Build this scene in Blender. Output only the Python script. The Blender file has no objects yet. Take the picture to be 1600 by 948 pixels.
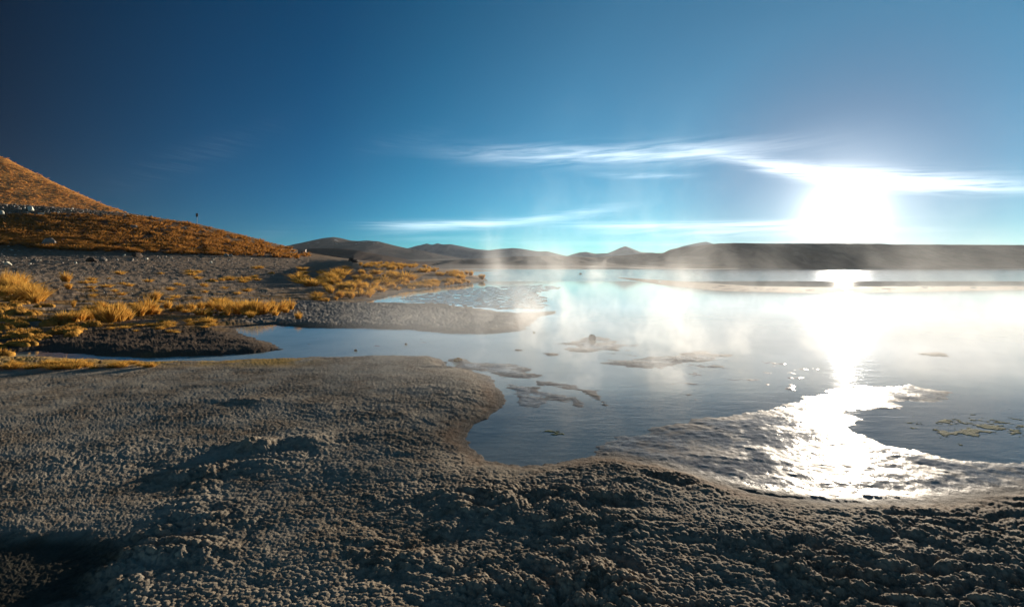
import bpy, math, random
import numpy as np
from mathutils import Vector, Matrix, noise as mnoise

# ------------------------------------------------------------------ camera, light
F, CX, HY, H = 760.0, 800.0, 417.5, 2.0      # focal length in photo pixels, centre column, horizon row, eye height
scene = bpy.context.scene
COL = scene.collection
cam_data = bpy.data.cameras.new("camera")
cam = bpy.data.objects.new("camera", cam_data)
COL.objects.link(cam)
cam.location = (0, 0, H)
cam.rotation_euler = (math.radians(90), 0, 0)
cam_data.sensor_width = 36.0
cam_data.lens = 36.0 * F / 1600.0
cam_data.shift_y = -(474.0 - HY) / 1600.0
cam_data.clip_start = 0.05
cam_data.clip_end = 60000
scene.camera = cam

SUN_AZ = math.atan2(1318 - CX, F)                        # to the right of the view direction (+Y)
SUN_EL = math.atan2(HY - 332, math.hypot(1318 - CX, F))
SUN_DIR = Vector((math.sin(SUN_AZ) * math.cos(SUN_EL), math.cos(SUN_AZ) * math.cos(SUN_EL), math.sin(SUN_EL)))
sun_data = bpy.data.lights.new("sun", 'SUN')
sun_data.energy = 5.0
sun_data.angle = math.radians(0.55)
sun_data.color = (1.0, 0.87, 0.70)
sun = bpy.data.objects.new("sun", sun_data)
COL.objects.link(sun)
sun.rotation_euler = SUN_DIR.to_track_quat('Z', 'Y').to_euler()

scene.view_settings.view_transform = 'Standard'
scene.view_settings.look = 'None'
scene.view_settings.exposure = 1.1
scene.view_settings.gamma = 1.0
scene.render.engine = 'CYCLES'
scene.cycles.use_denoising = True
scene.cycles.max_bounces = 6
scene.cycles.volume_bounces = 2
scene.cycles.transparent_max_bounces = 12
scene.cycles.volume_max_steps = 160
scene.cycles.sample_clamp_direct = 12
scene.cycles.sample_clamp_indirect = 3


# ------------------------------------------------------------------ node helper
class G:
    def __init__(self, tree):
        self.t = tree; self.n = tree.nodes; self.l = tree.links

    def put(self, sock, v):
        if v is None: return
        if isinstance(v, (int, float)):
            try: sock.default_value = v
            except TypeError: sock.default_value = (v, v, v) if len(sock.default_value) == 3 else (v, v, v, 1)
        elif isinstance(v, (tuple, list)):
            v = tuple(v)
            if sock.type == 'RGBA' and len(v) == 3: v = v + (1,)
            sock.default_value = v
        else: self.l.new(v, sock)

    def m(self, op, a, b=None, c=None, clamp=False):
        n = self.n.new('ShaderNodeMath'); n.operation = op; n.use_clamp = clamp
        self.put(n.inputs[0], a); self.put(n.inputs[1], b); self.put(n.inputs[2], c)
        return n.outputs[0]

    def add(self, a, b): return self.m('ADD', a, b)
    def sub(self, a, b): return self.m('SUBTRACT', a, b)
    def mul(self, a, b, clamp=False): return self.m('MULTIPLY', a, b, clamp=clamp)
    def gauss(self, x, w):
        q = self.m('DIVIDE', x, w)
        return self.m('EXPONENT', self.mul(self.mul(q, q), -1.0))

    def ss(self, x, lo, hi, tlo=0.0, thi=1.0):
        n = self.n.new('ShaderNodeMapRange'); n.interpolation_type = 'SMOOTHSTEP'
        for i, v in enumerate((x, lo, hi, tlo, thi)): self.put(n.inputs[i], v)
        return n.outputs[0]

    def lin(self, x, lo, hi, tlo=0.0, thi=1.0):
        n = self.n.new('ShaderNodeMapRange')
        for i, v in enumerate((x, lo, hi, tlo, thi)): self.put(n.inputs[i], v)
        return n.outputs[0]

    def v(self, op, a, b=None, scale=None):
        n = self.n.new('ShaderNodeVectorMath'); n.operation = op
        self.put(n.inputs[0], a); self.put(n.inputs[1], b)
        if scale is not None: self.put(n.inputs['Scale'], scale)
        return n.outputs['Value'] if op in ('DOT_PRODUCT', 'LENGTH', 'DISTANCE') else n.outputs[0]

    def xyz(self, x, y, z):
        n = self.n.new('ShaderNodeCombineXYZ')
        self.put(n.inputs[0], x); self.put(n.inputs[1], y); self.put(n.inputs[2], z)
        return n.outputs[0]

    def sep(self, v):
        n = self.n.new('ShaderNodeSeparateXYZ'); self.l.new(v, n.inputs[0])
        return n.outputs[0], n.outputs[1], n.outputs[2]

    def noise(self, vec, scale, detail=4, rough=0.55, dist=0.0, color=False):
        n = self.n.new('ShaderNodeTexNoise')
        self.put(n.inputs['Vector'], vec); self.put(n.inputs['Scale'], scale)
        self.put(n.inputs['Detail'], detail); self.put(n.inputs['Roughness'], rough); self.put(n.inputs['Distortion'], dist)
        return n.outputs['Color'] if color else n.outputs['Fac']

    def voro(self, vec, scale, out='Distance', feature='F1', rand=1.0):
        n = self.n.new('ShaderNodeTexVoronoi'); n.feature = feature
        self.put(n.inputs['Vector'], vec); self.put(n.inputs['Scale'], scale); self.put(n.inputs['Randomness'], rand)
        return n.outputs[out]

    def mix(self, f, a, b, mode='MIX'):
        n = self.n.new('ShaderNodeMix'); n.data_type = 'RGBA'; n.blend_type = mode
        self.put(n.inputs['Factor'], f); self.put(n.inputs['A'], a) if False else None
        self.put(n.inputs[0], f); self.put(n.inputs[6], a); self.put(n.inputs[7], b)
        return n.outputs[2]

    def attr(self, name, out='Fac'):
        n = self.n.new('ShaderNodeAttribute'); n.attribute_name = name
        return n.outputs[out]

    def geo(self, out='Position'):
        return self.n.new('ShaderNodeNewGeometry').outputs[out]

    def bump(self, h, dist, strength=1.0, normal=None):
        n = self.n.new('ShaderNodeBump')
        self.put(n.inputs['Height'], h); self.put(n.inputs['Distance'], dist); self.put(n.inputs['Strength'], strength)
        if normal is not None: self.l.new(normal, n.inputs['Normal'])
        return n.outputs[0]


def material(name):
    m = bpy.data.materials.new(name); m.use_nodes = True
    m.node_tree.nodes.clear()
    g = G(m.node_tree)
    out = g.n.new('ShaderNodeOutputMaterial')
    return m, g, out


def principled(g, out, color, rough, normal=None, spec=0.5, ior=1.45, metallic=0.0):
    p = g.n.new('ShaderNodeBsdfPrincipled')
    g.put(p.inputs['Base Color'], color); g.put(p.inputs['Roughness'], rough)
    g.put(p.inputs['Specular IOR Level'], spec); g.put(p.inputs['IOR'], ior)
    if normal is not None: g.l.new(normal, p.inputs['Normal'])
    if out is not None: g.l.new(p.outputs[0], out.inputs['Surface'])
    return p


# ------------------------------------------------------------------ world: sky, sun aureole, cirrus
world = bpy.data.worlds.new("World"); scene.world = world; world.use_nodes = True
world.node_tree.nodes.clear()
w = G(world.node_tree)
wout = w.n.new('ShaderNodeOutputWorld'); bg = w.n.new('ShaderNodeBackground')
w.l.new(bg.outputs[0], wout.inputs[0])
sky = w.n.new('ShaderNodeTexSky'); sky.sky_type = 'NISHITA'; sky.sun_disc = False
sky.sun_elevation = SUN_EL; sky.sun_rotation = SUN_AZ
sky.altitude = 4300; sky.air_density = 1.0; sky.dust_density = 0.4; sky.ozone_density = 2.5
tc = w.n.new('ShaderNodeTexCoord')
dirv = w.v('NORMALIZE', tc.outputs['Generated'])
dx, dy, dz = w.sep(dirv)
cosang = w.v('DOT_PRODUCT', dirv, tuple(SUN_DIR))
ang = w.m('MULTIPLY', w.m('ARCCOSINE', w.m('MINIMUM', cosang, 1.0)), 57.2958)     # degrees from the sun
az = w.mul(w.m('ARCTAN2', dx, dy), 57.2958)
el = w.mul(w.m('ARCSINE', dz), 57.2958)
# the polariser's deepening toward 90 degrees from the sun, symmetric all round it, then raised and warmed behind the camera as added fill light
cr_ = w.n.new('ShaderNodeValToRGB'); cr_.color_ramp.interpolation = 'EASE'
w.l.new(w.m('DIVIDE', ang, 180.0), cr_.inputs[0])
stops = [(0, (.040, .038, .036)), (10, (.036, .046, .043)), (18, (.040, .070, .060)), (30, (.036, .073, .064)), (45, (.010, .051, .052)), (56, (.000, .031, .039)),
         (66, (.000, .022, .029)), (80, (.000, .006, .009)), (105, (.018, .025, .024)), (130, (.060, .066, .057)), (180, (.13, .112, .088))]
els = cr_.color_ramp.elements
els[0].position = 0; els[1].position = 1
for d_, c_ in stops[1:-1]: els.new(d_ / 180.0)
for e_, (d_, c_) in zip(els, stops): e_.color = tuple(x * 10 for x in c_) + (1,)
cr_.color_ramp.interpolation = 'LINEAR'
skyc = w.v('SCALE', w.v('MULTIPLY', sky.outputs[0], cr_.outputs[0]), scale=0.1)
core = w.add(w.mul(w.gauss(ang, 1.2), 32.0), w.mul(w.m('EXPONENT', w.mul(ang, -1 / 1.5)), 2.0))
glow = w.add(w.mul(w.m('EXPONENT', w.mul(ang, -1 / 4.0)), 0.26), w.mul(w.m('EXPONENT', w.mul(ang, -1 / 10.0)), 0.06))
halo = w.v('ADD', w.v('SCALE', (1.0, 0.97, 0.92), scale=core), w.v('SCALE', (1.0, 0.98, 0.93), scale=glow))


def azel(px, py):
    x, z = (px - CX) / F, (HY - py) / F
    return math.degrees(math.atan2(x, 1)), math.degrees(math.atan2(z, math.hypot(x, 1)))


# streak noise, stretched along the wind
warp = w.noise(w.xyz(w.mul(az, 0.08), w.mul(el, 0.3), 3.0), 1.0, 3, 0.5)
def streaks(slope, seed, sx=0.10, sy=1.5, detail=7):
    a = w.add(w.mul(az, sx), 0)
    b = w.add(w.mul(w.sub(el, w.mul(az, slope)), sy), w.mul(warp, 1.6))
    return w.noise(w.xyz(a, b, seed), 1.0, detail, 0.62, 0.35)
st1, st2, st3 = streaks(0.05, 1.3), streaks(-0.10, 7.7, 0.16, 2.4), streaks(0.0, 4.1, 0.07, 3.2)
clouds = None
def band(p0, p1, thick, strength, st, lo=0.42, hi=0.72, curve=0.0):
    """a wispy streak between two directions of the sky"""
    global clouds
    a0, e0 = azel(*p0); a1, e1 = azel(*p1)
    mid, half = (a0 + a1) / 2, abs(a1 - a0) / 2
    t = w.m('DIVIDE', w.sub(az, mid), half)
    line = w.add(w.add(w.mul(t, (e1 - e0) / 2), (e0 + e1) / 2), w.mul(w.mul(t, t), curve))
    across = w.gauss(w.sub(el, line), thick)
    along = w.m('EXPONENT', w.mul(w.m('POWER', w.m('ABSOLUTE', t), 3.0), -1.0))
    v = w.mul(w.mul(across, along), w.mul(w.ss(st, lo - 0.06, hi + 0.05), strength))
    v = w.mul(v, w.ss(dy, 0.0, 0.1))
    clouds = v if clouds is None else w.add(clouds, v)
band((740, 240), (1180, 232), 1.0, 0.62, st1, 0.36, 0.64)
band((830, 243), (1120, 240), 0.45, 0.30, st3, 0.38, 0.62)
band((1130, 254), (1620, 305), 0.55, 0.75, st2, 0.32, 0.58, 0.6)
band((1180, 262), (1540, 292), 0.9, 0.55, st2, 0.36, 0.6, 0.5)
band((930, 273), (1075, 275), 0.30, 0.30, st1, 0.40, 0.62)
band((590, 352), (800, 349), 0.45, 0.85, st3, 0.36, 0.58)
band((600, 364), (760, 350), 0.50, 0.25, st1, 0.38, 0.66)
band((770, 352), (960, 325), 0.55, 0.5, st1, 0.34, 0.62)
band((860, 352), (1300, 348), 0.38, 0.50, st3, 0.34, 0.56, 0.15)
band((900, 360), (1260, 362), 0.55, 0.35, st1, 0.36, 0.62)
band((1180, 356), (1470, 359), 0.25, 0.22, st3, 0.38, 0.6)
band((820, 380), (1330, 377), 0.22, 0.18, st3, 0.36, 0.6)
band((620, 372), (900, 376), 0.35, 0.20, st1, 0.40, 0.66)
band((180, 285), (430, 200), 1.2, 0.05, st2, 0.42, 0.70)
band((380, 365), (500, 350), 0.8, 0.06, st1, 0.42, 0.70)
band((560, 235), (700, 205), 1.0, 0.04, st2, 0.42, 0.70)
faint = w.mul(w.ss(st1, 0.52, 0.8), w.mul(w.gauss(w.sub(el, 6.0), 6.0), 0.02))
clouds = w.add(clouds, w.mul(faint, w.m('EXPONENT', w.mul(ang, -1 / 25.0))))
clouds = w.mul(clouds, w.lin(w.m('EXPONENT', w.mul(ang, -1 / 30.0)), 0.0, 1.0, 0.30, 0.75))
cc = w.v('SCALE', (1.0, 0.98, 0.95), scale=clouds)
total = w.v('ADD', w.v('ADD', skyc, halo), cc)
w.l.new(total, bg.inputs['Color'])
bg.inputs['Strength'].default_value = 1.0
world.cycles.sampling_method = 'MANUAL'
world.cycles.sample_map_resolution = 2048


# ------------------------------------------------------------------ numpy noise
def _h(ix, iy, s):
    h = (ix.astype(np.int64) * 374761393 + iy.astype(np.int64) * 668265263 + s * 2246822519) & 0xFFFFFFFF
    h = ((h ^ (h >> 13)) * 1274126177) & 0xFFFFFFFF
    h = ((h ^ (h >> 16)) * 2654435761) & 0xFFFFFFFF
    return ((h ^ (h >> 15)) & 0xFFFFFF).astype(np.float32) / 16777216.0


def perlin(x, y, seed=0):
    x0, y0 = np.floor(x), np.floor(y)
    fx, fy = (x - x0).astype(np.float32), (y - y0).astype(np.float32)
    u, v = fx * fx * fx * (fx * (fx * 6 - 15) + 10), fy * fy * fy * (fy * (fy * 6 - 15) + 10)
    def g(i, j):
        a = _h(x0 + i, y0 + j, seed) * 6.2831853
        return np.cos(a) * (fx - i) + np.sin(a) * (fy - j)
    a, b, c, d = g(0, 0), g(1, 0), g(0, 1), g(1, 1)
    return ((a + (b - a) * u) + ((c + (d - c) * u) - (a + (b - a) * u)) * v) * 1.4


def fbm(x, y, octv=4, seed=0, gain=0.5):
    s, a, n = 0.0, 1.0, 0.0
    for i in range(octv):
        s = s + a * perlin(x * 2 ** i + 17.3 * i, y * 2 ** i - 9.1 * i, seed + i); n += a; a *= gain
    return s / n


def worley(x, y, seed=0):
    x0, y0 = np.floor(x), np.floor(y)
    best = np.full(x.shape, 9.0, np.float32)
    for i in (-1, 0, 1):
        for j in (-1, 0, 1):
            cx, cy = x0 + i, y0 + j
            px, py = cx + _h(cx, cy, seed), cy + _h(cx, cy, seed + 7)
            d = (px - x) ** 2 + (py - y) ** 2
            np.minimum(best, d, out=best)
    return np.sqrt(best)


def sstep(x, a, b):
    t = np.clip((x - a) / (b - a), 0, 1)
    return t * t * (3 - 2 * t)


# ------------------------------------------------------------------ shorelines (traced, laid out on the ground plane)
def P(px, py):
    d = H * F / (py - HY)
    return ((px - CX) / F * d, d)


LAND = [
    # big crusted flat in the foreground, closed round behind the camera
    [P(*p) for p in [(-700, 560), (-200, 554), (0, 556), (70, 558), (150, 563), (250, 566), (330, 566), (400, 563), (500, 560), (600, 558),
        (680, 558), (694, 566), (702, 574), (740, 579), (772, 592), (784, 612), (785, 632), (765, 655), (742, 664), (728, 685), (735, 703),
        (765, 719), (815, 728), (870, 725), (910, 716), (960, 712), (1040, 726), (1080, 738), (1130, 755), (1200, 772), (1300, 785),
        (1400, 783), (1500, 777), (1600, 768), (1900, 740), (2600, 720)]] + [(14, -12), (-14, -12)],
    # middle spit
    [P(*p) for p in [(350, 470), (480, 470), (560, 473), (620, 473), (680, 474), (740, 481), (790, 488), (830, 489), (868, 486), (866, 489),
        (840, 497), (826, 509), (812, 517), (770, 521), (700, 521), (640, 515), (560, 513), (480, 512), (420, 507), (385, 509),
        (350, 512)]],
    # left bank, hill foot and peninsula
    [P(*p) for p in [(-900, 560), (-200, 556), (0, 552), (60, 548), (150, 556), (230, 558), (300, 557), (360, 554), (410, 551), (436, 546), (430, 537),
        (395, 528), (372, 521), (365, 513), (420, 506), (480, 490), (540, 478), (590, 468), (630, 457), (680, 449), (740, 443), (762, 438), (752, 431.5),
        (730, 428), (700, 427), (640, 427)]] + [(-6, 250), (-40, 470), (-60, 2500), (-3000, 2500), (-3000, 20)],
    # small bars and the long thin mud bar far out
    [P(*p) for p in [(851, 552), (862, 550.5), (874, 552), (872, 555), (858, 556)]],
    [P(*p) for p in [(800, 546), (812, 545), (820, 547), (808, 549)]],
    [P(*p) for p in [(1440, 552), (1462, 550), (1480, 553), (1478, 556), (1455, 555)]],
    [P(*p) for p in [(960, 433), (1080, 440), (1180, 447), (1300, 448.5), (1400, 447), (1600, 446.5), (2200, 446), (2200, 451), (1600, 453.5), (1400, 457), (1250, 458), (1120, 455), (1030, 445)]],
]
FLAT = [   # wet mud standing just at the water line
    ([P(*p) for p in [(690, 556), (720, 560), (760, 565), (800, 566), (834, 570), (842, 580), (860, 592), (900, 599), (940, 610),
        (956, 628), (954, 644), (936, 632), (905, 616), (860, 606), (820, 598), (770, 590), (700, 576)]], 0.014, 0.016),
    ([P(*p) for p in [(878, 541), (890, 531), (905, 527), (930, 526), (965, 531), (1000, 541), (975, 547), (945, 550), (915, 554), (895, 550)]], 0.020, 0.022),
    ([P(*p) for p in [(922, 566), (945, 561), (975, 559), (1010, 555), (1050, 551), (1085, 548), (1140, 552), (1150, 566), (1085, 572), (1040, 577), (990, 575), (950, 572)]], 0.018, 0.022),
    ([P(*p) for p in [(700, 573), (760, 583), (830, 598), (900, 610), (948, 640), (905, 650), (870, 640), (840, 645), (790, 640), (785, 660), (770, 600)]], 0.006, 0.012),
    ([P(*p) for p in [(880, 716), (905, 690), (950, 672), (1010, 660), (1100, 645), (1200, 630), (1280, 604), (1330, 598), (1420, 596), (1505, 612),
        (1510, 632), (1440, 640), (1365, 648), (1362, 668), (1400, 690), (1470, 704), (1600, 713), (2000, 716), (2000, 800), (1600, 830), (1400, 830),
        (1200, 810), (1060, 760), (940, 740)]], 0.010, 0.009),
    ([P(*p) for p in [(1080, 560), (1180, 556), (1330, 566), (1400, 580), (1330, 600), (1200, 630), (1060, 640), (1000, 600)]], -0.009, 0.020),
    ([P(*p) for p in [(1400, 655), (1600, 640), (1800, 640), (1800, 700), (1600, 700), (1450, 690)]], -0.014, 0.020),
    ([P(*p) for p in [(585, 472), (625, 462), (690, 452), (760, 447), (860, 444), (900, 450), (862, 458), (880, 468), (868, 485), (760, 483), (660, 475)]], 0.012, 0.030),
    ([P(*p) for p in [(735, 441), (770, 435), (860, 433), (880, 436), (850, 440), (800, 442)]], -0.01, 0.03),
    ([P(*p) for p in [(440, 520), (560, 518), (700, 528), (780, 545), (560, 556), (450, 556)]], -0.012, 0.016),
    ([P(*p) for p in [(1430, 535), (1560, 530), (1700, 540), (1700, 560), (1450, 560)]], -0.026, 0.022),
]


def sdf(X, Y, poly):
    """signed distance, positive inside"""
    x, y = X.astype(np.float32), Y.astype(np.float32)
    best = np.full(x.shape, 1e12, np.float32); inside = np.zeros(x.shape, bool)
    n = len(poly)
    for i in range(n):
        x0, y0 = poly[i]; x1, y1 = poly[(i + 1) % n]
        ex, ey = x1 - x0, y1 - y0
        px, py = x - x0, y - y0
        t = np.clip((px * ex + py * ey) / (ex * ex + ey * ey + 1e-12), 0, 1)
        d = (px - t * ex) ** 2 + (py - t * ey) ** 2
        np.minimum(best, d, out=best)
        c = (y0 > y) != (y1 > y)
        if abs(ey) > 1e-12:
            inside ^= c & (x < ex * (y - y0) / ey + x0)
    return np.where(inside, 1, -1) * np.sqrt(best)


# ------------------------------------------------------------------ large relief: depth profiles at stations across the view
# (px, [(depth, photo row it shows at), ...])  -> height
ST = [
    (-900, [(9, 570), (14, 538), (25, 468), (65, 420), (98, 392), (143, 330), (214, 240), (299, 235), (460, 300)]),
    (-200, [(9, 575), (14, 528), (25, 466), (65, 423), (98, 398), (143, 348), (208, 296), (299, 310), (460, 350)]),
    (0,    [(9, 577), (13, 536), (25, 467), (65, 426), (98, 400), (143, 355), (208, 316), (299, 330), (460, 370)]),
    (100,  [(9, 577), (14, 527), (25, 472), (65, 428), (101, 402), (143, 362), (211, 322), (299, 338), (460, 380)]),
    (200,  [(9, 577), (15, 519), (25, 475), (65, 431), (104, 404), (146, 368), (214, 330), (299, 350), (460, 390)]),
    (310,  [(9, 577), (16, 512), (25, 476), (65, 434), (110, 406), (153, 374), (218, 347), (299, 366), (460, 400)]),
    (400,  [(9, 577), (18, 501), (27, 474), (65, 436), (117, 408), (161, 384), (214, 370), (299, 390), (460, 404)]),
    (480,  [(9, 577), (19, 497), (30, 468), (65, 438), (117, 411), (161, 398), (208, 394), (299, 400), (460, 405)]),
    (560,  [(9, 577), (20, 496), (32, 465), (50, 442), (80, 417), (110, 406), (150, 406), (230, 408), (460, 408)]),
    (650,  [(9, 577), (22, 490), (34, 464), (50, 447), (70, 424), (95, 416), (140, 420), (230, 424), (460, 419)]),
    (740,  [(9, 577), (22, 490), (34, 464), (50, 450), (66, 438), (82, 428), (130, 432), (230, 425), (460, 420.6)]),
    (800,  [(9, 577), (22, 490), (34, 464), (50, 449), (66, 441), (82, 436), (130, 431), (230, 425), (460, 420.6)]),
    (3000, [(9, 577), (22, 490), (34, 464), (50, 449), (66, 441), (82, 436), (130, 431), (230, 425), (460, 420.6)]),
]
LD = np.linspace(math.log(3), math.log(460), 160)
TAB = []
for px, prof in ST:
    ds = np.array([3.0, 6.0] + [p[0] for p in prof]); zs = np.array([0.06, 0.07] + [H - (p[1] - HY) / F * p[0] for p in prof])
    zs = np.maximum(zs, 0.06)
    row = np.interp(LD, np.log(ds), zs)
    k = np.exp(-np.linspace(-2, 2, 13) ** 2); k /= k.sum()
    row = np.convolve(np.pad(row, 6, mode='edge'), k, mode='valid')
    TAB.append(row)
TAB = np.array(TAB)
SU = (np.array([s[0] for s in ST]) - CX) / F
FU = np.linspace(SU[0], SU[-1], 500)
TABF = np.array([np.interp(FU, SU, TAB[:, j]) for j in range(len(LD))]).T
k = np.exp(-np.linspace(-2, 2, 9) ** 2); k /= k.sum()
TABF = np.apply_along_axis(lambda c: np.convolve(np.pad(c, 4, mode='edge'), k, mode='valid'), 0, TABF)


def relief(X, Y):
    Yc = np.maximum(Y, 0.5 * np.abs(X) + 1e-3)
    u = np.clip(X / Yc, FU[0], FU[-1])
    ld = np.clip(np.log(np.maximum(Yc, 3.0)), LD[0], LD[-1])
    a = (u - FU[0]) / (FU[1] - FU[0]); b = (ld - LD[0]) / (LD[1] - LD[0])
    i = np.clip(a.astype(int), 0, len(FU) - 2); j = np.clip(b.astype(int), 0, len(LD) - 2)
    fa, fb = a - i, b - j
    return (TABF[i, j] * (1 - fa) * (1 - fb) + TABF[i + 1, j] * fa * (1 - fb) + TABF[i, j + 1] * (1 - fa) * fb + TABF[i + 1, j + 1] * fa * fb)


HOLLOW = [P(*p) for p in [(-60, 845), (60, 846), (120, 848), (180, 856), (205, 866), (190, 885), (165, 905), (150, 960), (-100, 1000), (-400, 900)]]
MOUNDS = [(P(398, 708), 0.22, 0.16, 0.095, 1.5), (P(480, 700), 0.24, 0.17, 0.06, 0.15), (P(560, 745), 0.3, 0.2, 0.012, 1.0), (P(715, 563), 0.16, 0.14, 0.05, 0.5), (P(385, 635), 0.5, 0.2, 0.03, 1.0)]


def terrain(X, Y, detail=True):
    """height and surface attributes of the ground"""
    D = np.hypot(X, Y)
    sd = np.full(X.shape, -1e6, np.float32)
    for poly in LAND: sd = np.maximum(sd, sdf(X, Y, poly))
    sd = sd + fbm(X * 1.3, Y * 1.3, 3, 5) * np.clip(0.015 * D, 0.06, 0.5) + fbm(X * 6, Y * 6, 4, 6, 0.65) * np.clip(0.010 * D, 0.07, 0.16)
    base = relief(X, Y)
    lowcap = np.full(X.shape, -1e6, np.float32)
    for i_ in (3, 4, 5, 6): lowcap = np.maximum(lowcap, sdf(X, Y, LAND[i_]))
    others = np.full(X.shape, -1e6, np.float32)
    for i_ in (0, 1, 2): others = np.maximum(others, sdf(X, Y, LAND[i_]))
    islet = sstep(lowcap, -0.2, 0.1) * (others < 0.0)
    base = base * (1 - islet) + islet * (0.010 + 0.03 * np.clip(lowcap, 0, 0.6))
    width = np.clip(0.045 * D, 0.12, 6.0)
    width = np.where(D < 9.5, 1.0, width)
    r = np.clip(sd / width, 0, 1)
    z = np.where(sd > 0, 0.006 + (base - 0.006) * (r * (2 - r)), np.maximum(sd * 0.12, -0.5))
    wet = 1 - sstep(sd, 0.0, np.clip(0.03 * D, 0.15, 1.2))
    land = sstep(sd, 0, 0.3)
    # mud flats at the water line
    flat = np.zeros(X.shape, np.float32)
    near = D < 140
    nf = np.zeros(X.shape, np.float32)
    nf[near] = fbm(X[near] * 1.0, Y[near] * 1.7, 5, 31, 0.65)
    if detail:
        nn = D < 26
        lump = np.zeros(X.shape, np.float32)
        fine = np.zeros(X.shape, np.float32)
        fine[nn] = fbm(X[nn] * 11, Y[nn] * 16, 4, 33, 0.65)
        lump[nn] = 1 - worley(X[nn] * 7, Y[nn] * 11, 77)
        nf2 = nf + 0.55 * (lump - 0.5) * sstep(nf, -0.25, 0.5)
    else: nf2 = nf
    for poly, off, amp in FLAT:
        s = sdf(X, Y, poly) + fbm(X * 2, Y * 2, 3, 9) * np.clip(0.02 * D, 0.1, 0.8)
        m = sstep(s, -0.25, np.clip(0.05 * D, 0.5, 2.0))
        zf = off - 0.035 * (1 - m) + amp * nf2 * 2.0 + (0.004 * fine if detail else 0)
        sel = (sd < 0.02)
        z = np.where(sel & (m > 0), np.maximum(z, zf), z)
        flat = np.maximum(flat, m * (1 - sstep(sd, -0.25, 0.12)))
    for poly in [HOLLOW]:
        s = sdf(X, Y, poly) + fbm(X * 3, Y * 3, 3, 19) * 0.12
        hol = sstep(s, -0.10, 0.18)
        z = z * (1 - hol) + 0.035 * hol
    for (mx, my), rx, ry, hh, rough in MOUNDS:
        q = ((X - mx) / rx) ** 2 + ((Y - my) / ry) ** 2
        z = z + hh * np.exp(-q) * (1 + (0.5 * rough * fbm(X * 9, Y * 9, 3, 41) if detail else 0))
    crust = (1 - sstep(D, 11.5, 15)) * sstep(sd, -0.1, 0.25)
    spit = sstep(sdf(X, Y, LAND[1]), 0, 1.0)
    lump_mask = np.zeros(X.shape, np.float32)
    if detail:
        n = D < 30
        x, y = X[n], Y[n]; dn = D[n]
        wx, wy = perlin(x * 1.7, y * 1.7, 51) * 0.18, perlin(x * 1.7, y * 1.7, 52) * 0.18
        xx, yy = x + wx, y + wy
        patch = sstep(fbm(x * 0.55, y * 0.9, 3, 61) + 0.10 * (x + 0.6 * y) - 0.1, -0.35, 0.35)
        smooth = sstep(dn, 8.5, 5.5)
        hol_n = hol[n]
        amp = crust[n] * (0.16 + 0.84 * smooth) * (0.22 + 0.78 * patch) * sstep(sd[n], 0.0, 0.4) * (1 - 0.75 * hol_n)
        b1 = 1 - np.clip(worley(xx * 4.2, yy * 6.5, 71), 0, 1) ** 2
        b2 = 1 - np.clip(worley(xx * 11.0, yy * 14.0, 72), 0, 1) ** 2
        b3 = 1 - np.clip(worley(x * 30.0, y * 34.0, 73), 0, 1) ** 2
        b4 = 1 - np.clip(worley(x * 75.0, y * 80.0, 74), 0, 1) ** 2
        low = fbm(x * 1.1, y * 2.0, 3, 81)
        big_ = sstep(fbm(x * 0.45 + 3, y * 0.7, 3, 63) + 0.09 * (5.2 - dn) + 0.05 * x, -0.20, 0.30)
        amp = amp * (0.50 + 0.75 * big_)
        h = amp * ((0.012 + 0.052 * big_) * (b1 - 0.6) + 0.022 * low + 0.036 * (b2 - 0.6) * b1 + 0.022 * (b3 - 0.6)) \
            + crust[n] * (0.006 * (b4 - 0.5) * (dn < 9) + 0.006 * (b3 - 0.5) * (0.6 + 0.4 * patch)) * (0.4 + 0.6 * sstep(sd[n], 0, 0.5)) \
            + crust[n] * 0.012 * low
        isl = islet[n] * sstep(sd[n], 0, 0.1)
        z[n] = z[n] + isl * 0.030 * (b2 * 0.6 + b3 * 0.5 - 0.55)
        far = 1 - crust[n]
        h = h + far * sstep(sd[n], 0.1, 0.8) * (0.06 * fbm(x * 1.5, y * 1.5, 4, 91) + 0.02 * b3 * (dn > 12) + 0.03 * (b2 - 0.6) * (spit[n] + 0.3))
        z[n] = z[n] + h
        lump_mask[n] = amp * (b1 * 0.5 + b2 * 0.3 + b3 * 0.2)
        m = (D >= 20) & (D < 460)
        x, y = X[m], Y[m]
        f_ = sstep(D[m], 20, 40) * sstep(sd[m], 0.5, 3)
        z[m] = z[m] + f_ * (0.15 * fbm(x * 0.7, y * 0.7, 5, 95, 0.6) + 0.004 * (base[m]) * fbm(x * 0.35, y * 0.35, 4, 96) * 4)
    # far shore and plain
    rr = Y
    u = X / np.maximum(Y, 1)
    far = sstep(rr, 455, 475)
    plain = 0.2 + (Y - 470) * 0.0
    tgt = H + (12.5 / F) * 1700
    plain = 0.4 + (tgt - 0.4) * np.clip((Y - 480) / 1220, 0, 1) ** 1.15
    plain = np.where(Y > 1700, tgt + (Y - 1700) * 0.003, plain)
    plain = plain * (1 - sstep(u, 0.12, 0.35)) + 0.5 * sstep(u, 0.12, 0.35)
    z = np.where(rr > 455, z * (1 - far) + plain * far, z)
    attrs = dict(crust=crust, wet=np.maximum(wet * (D < 460), flat), flat=flat, spit=spit * (1 - crust), lump=lump_mask,
                 hollow=hol, sd=np.clip(sd, -5, 60), far=far)
    return z, attrs


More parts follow.
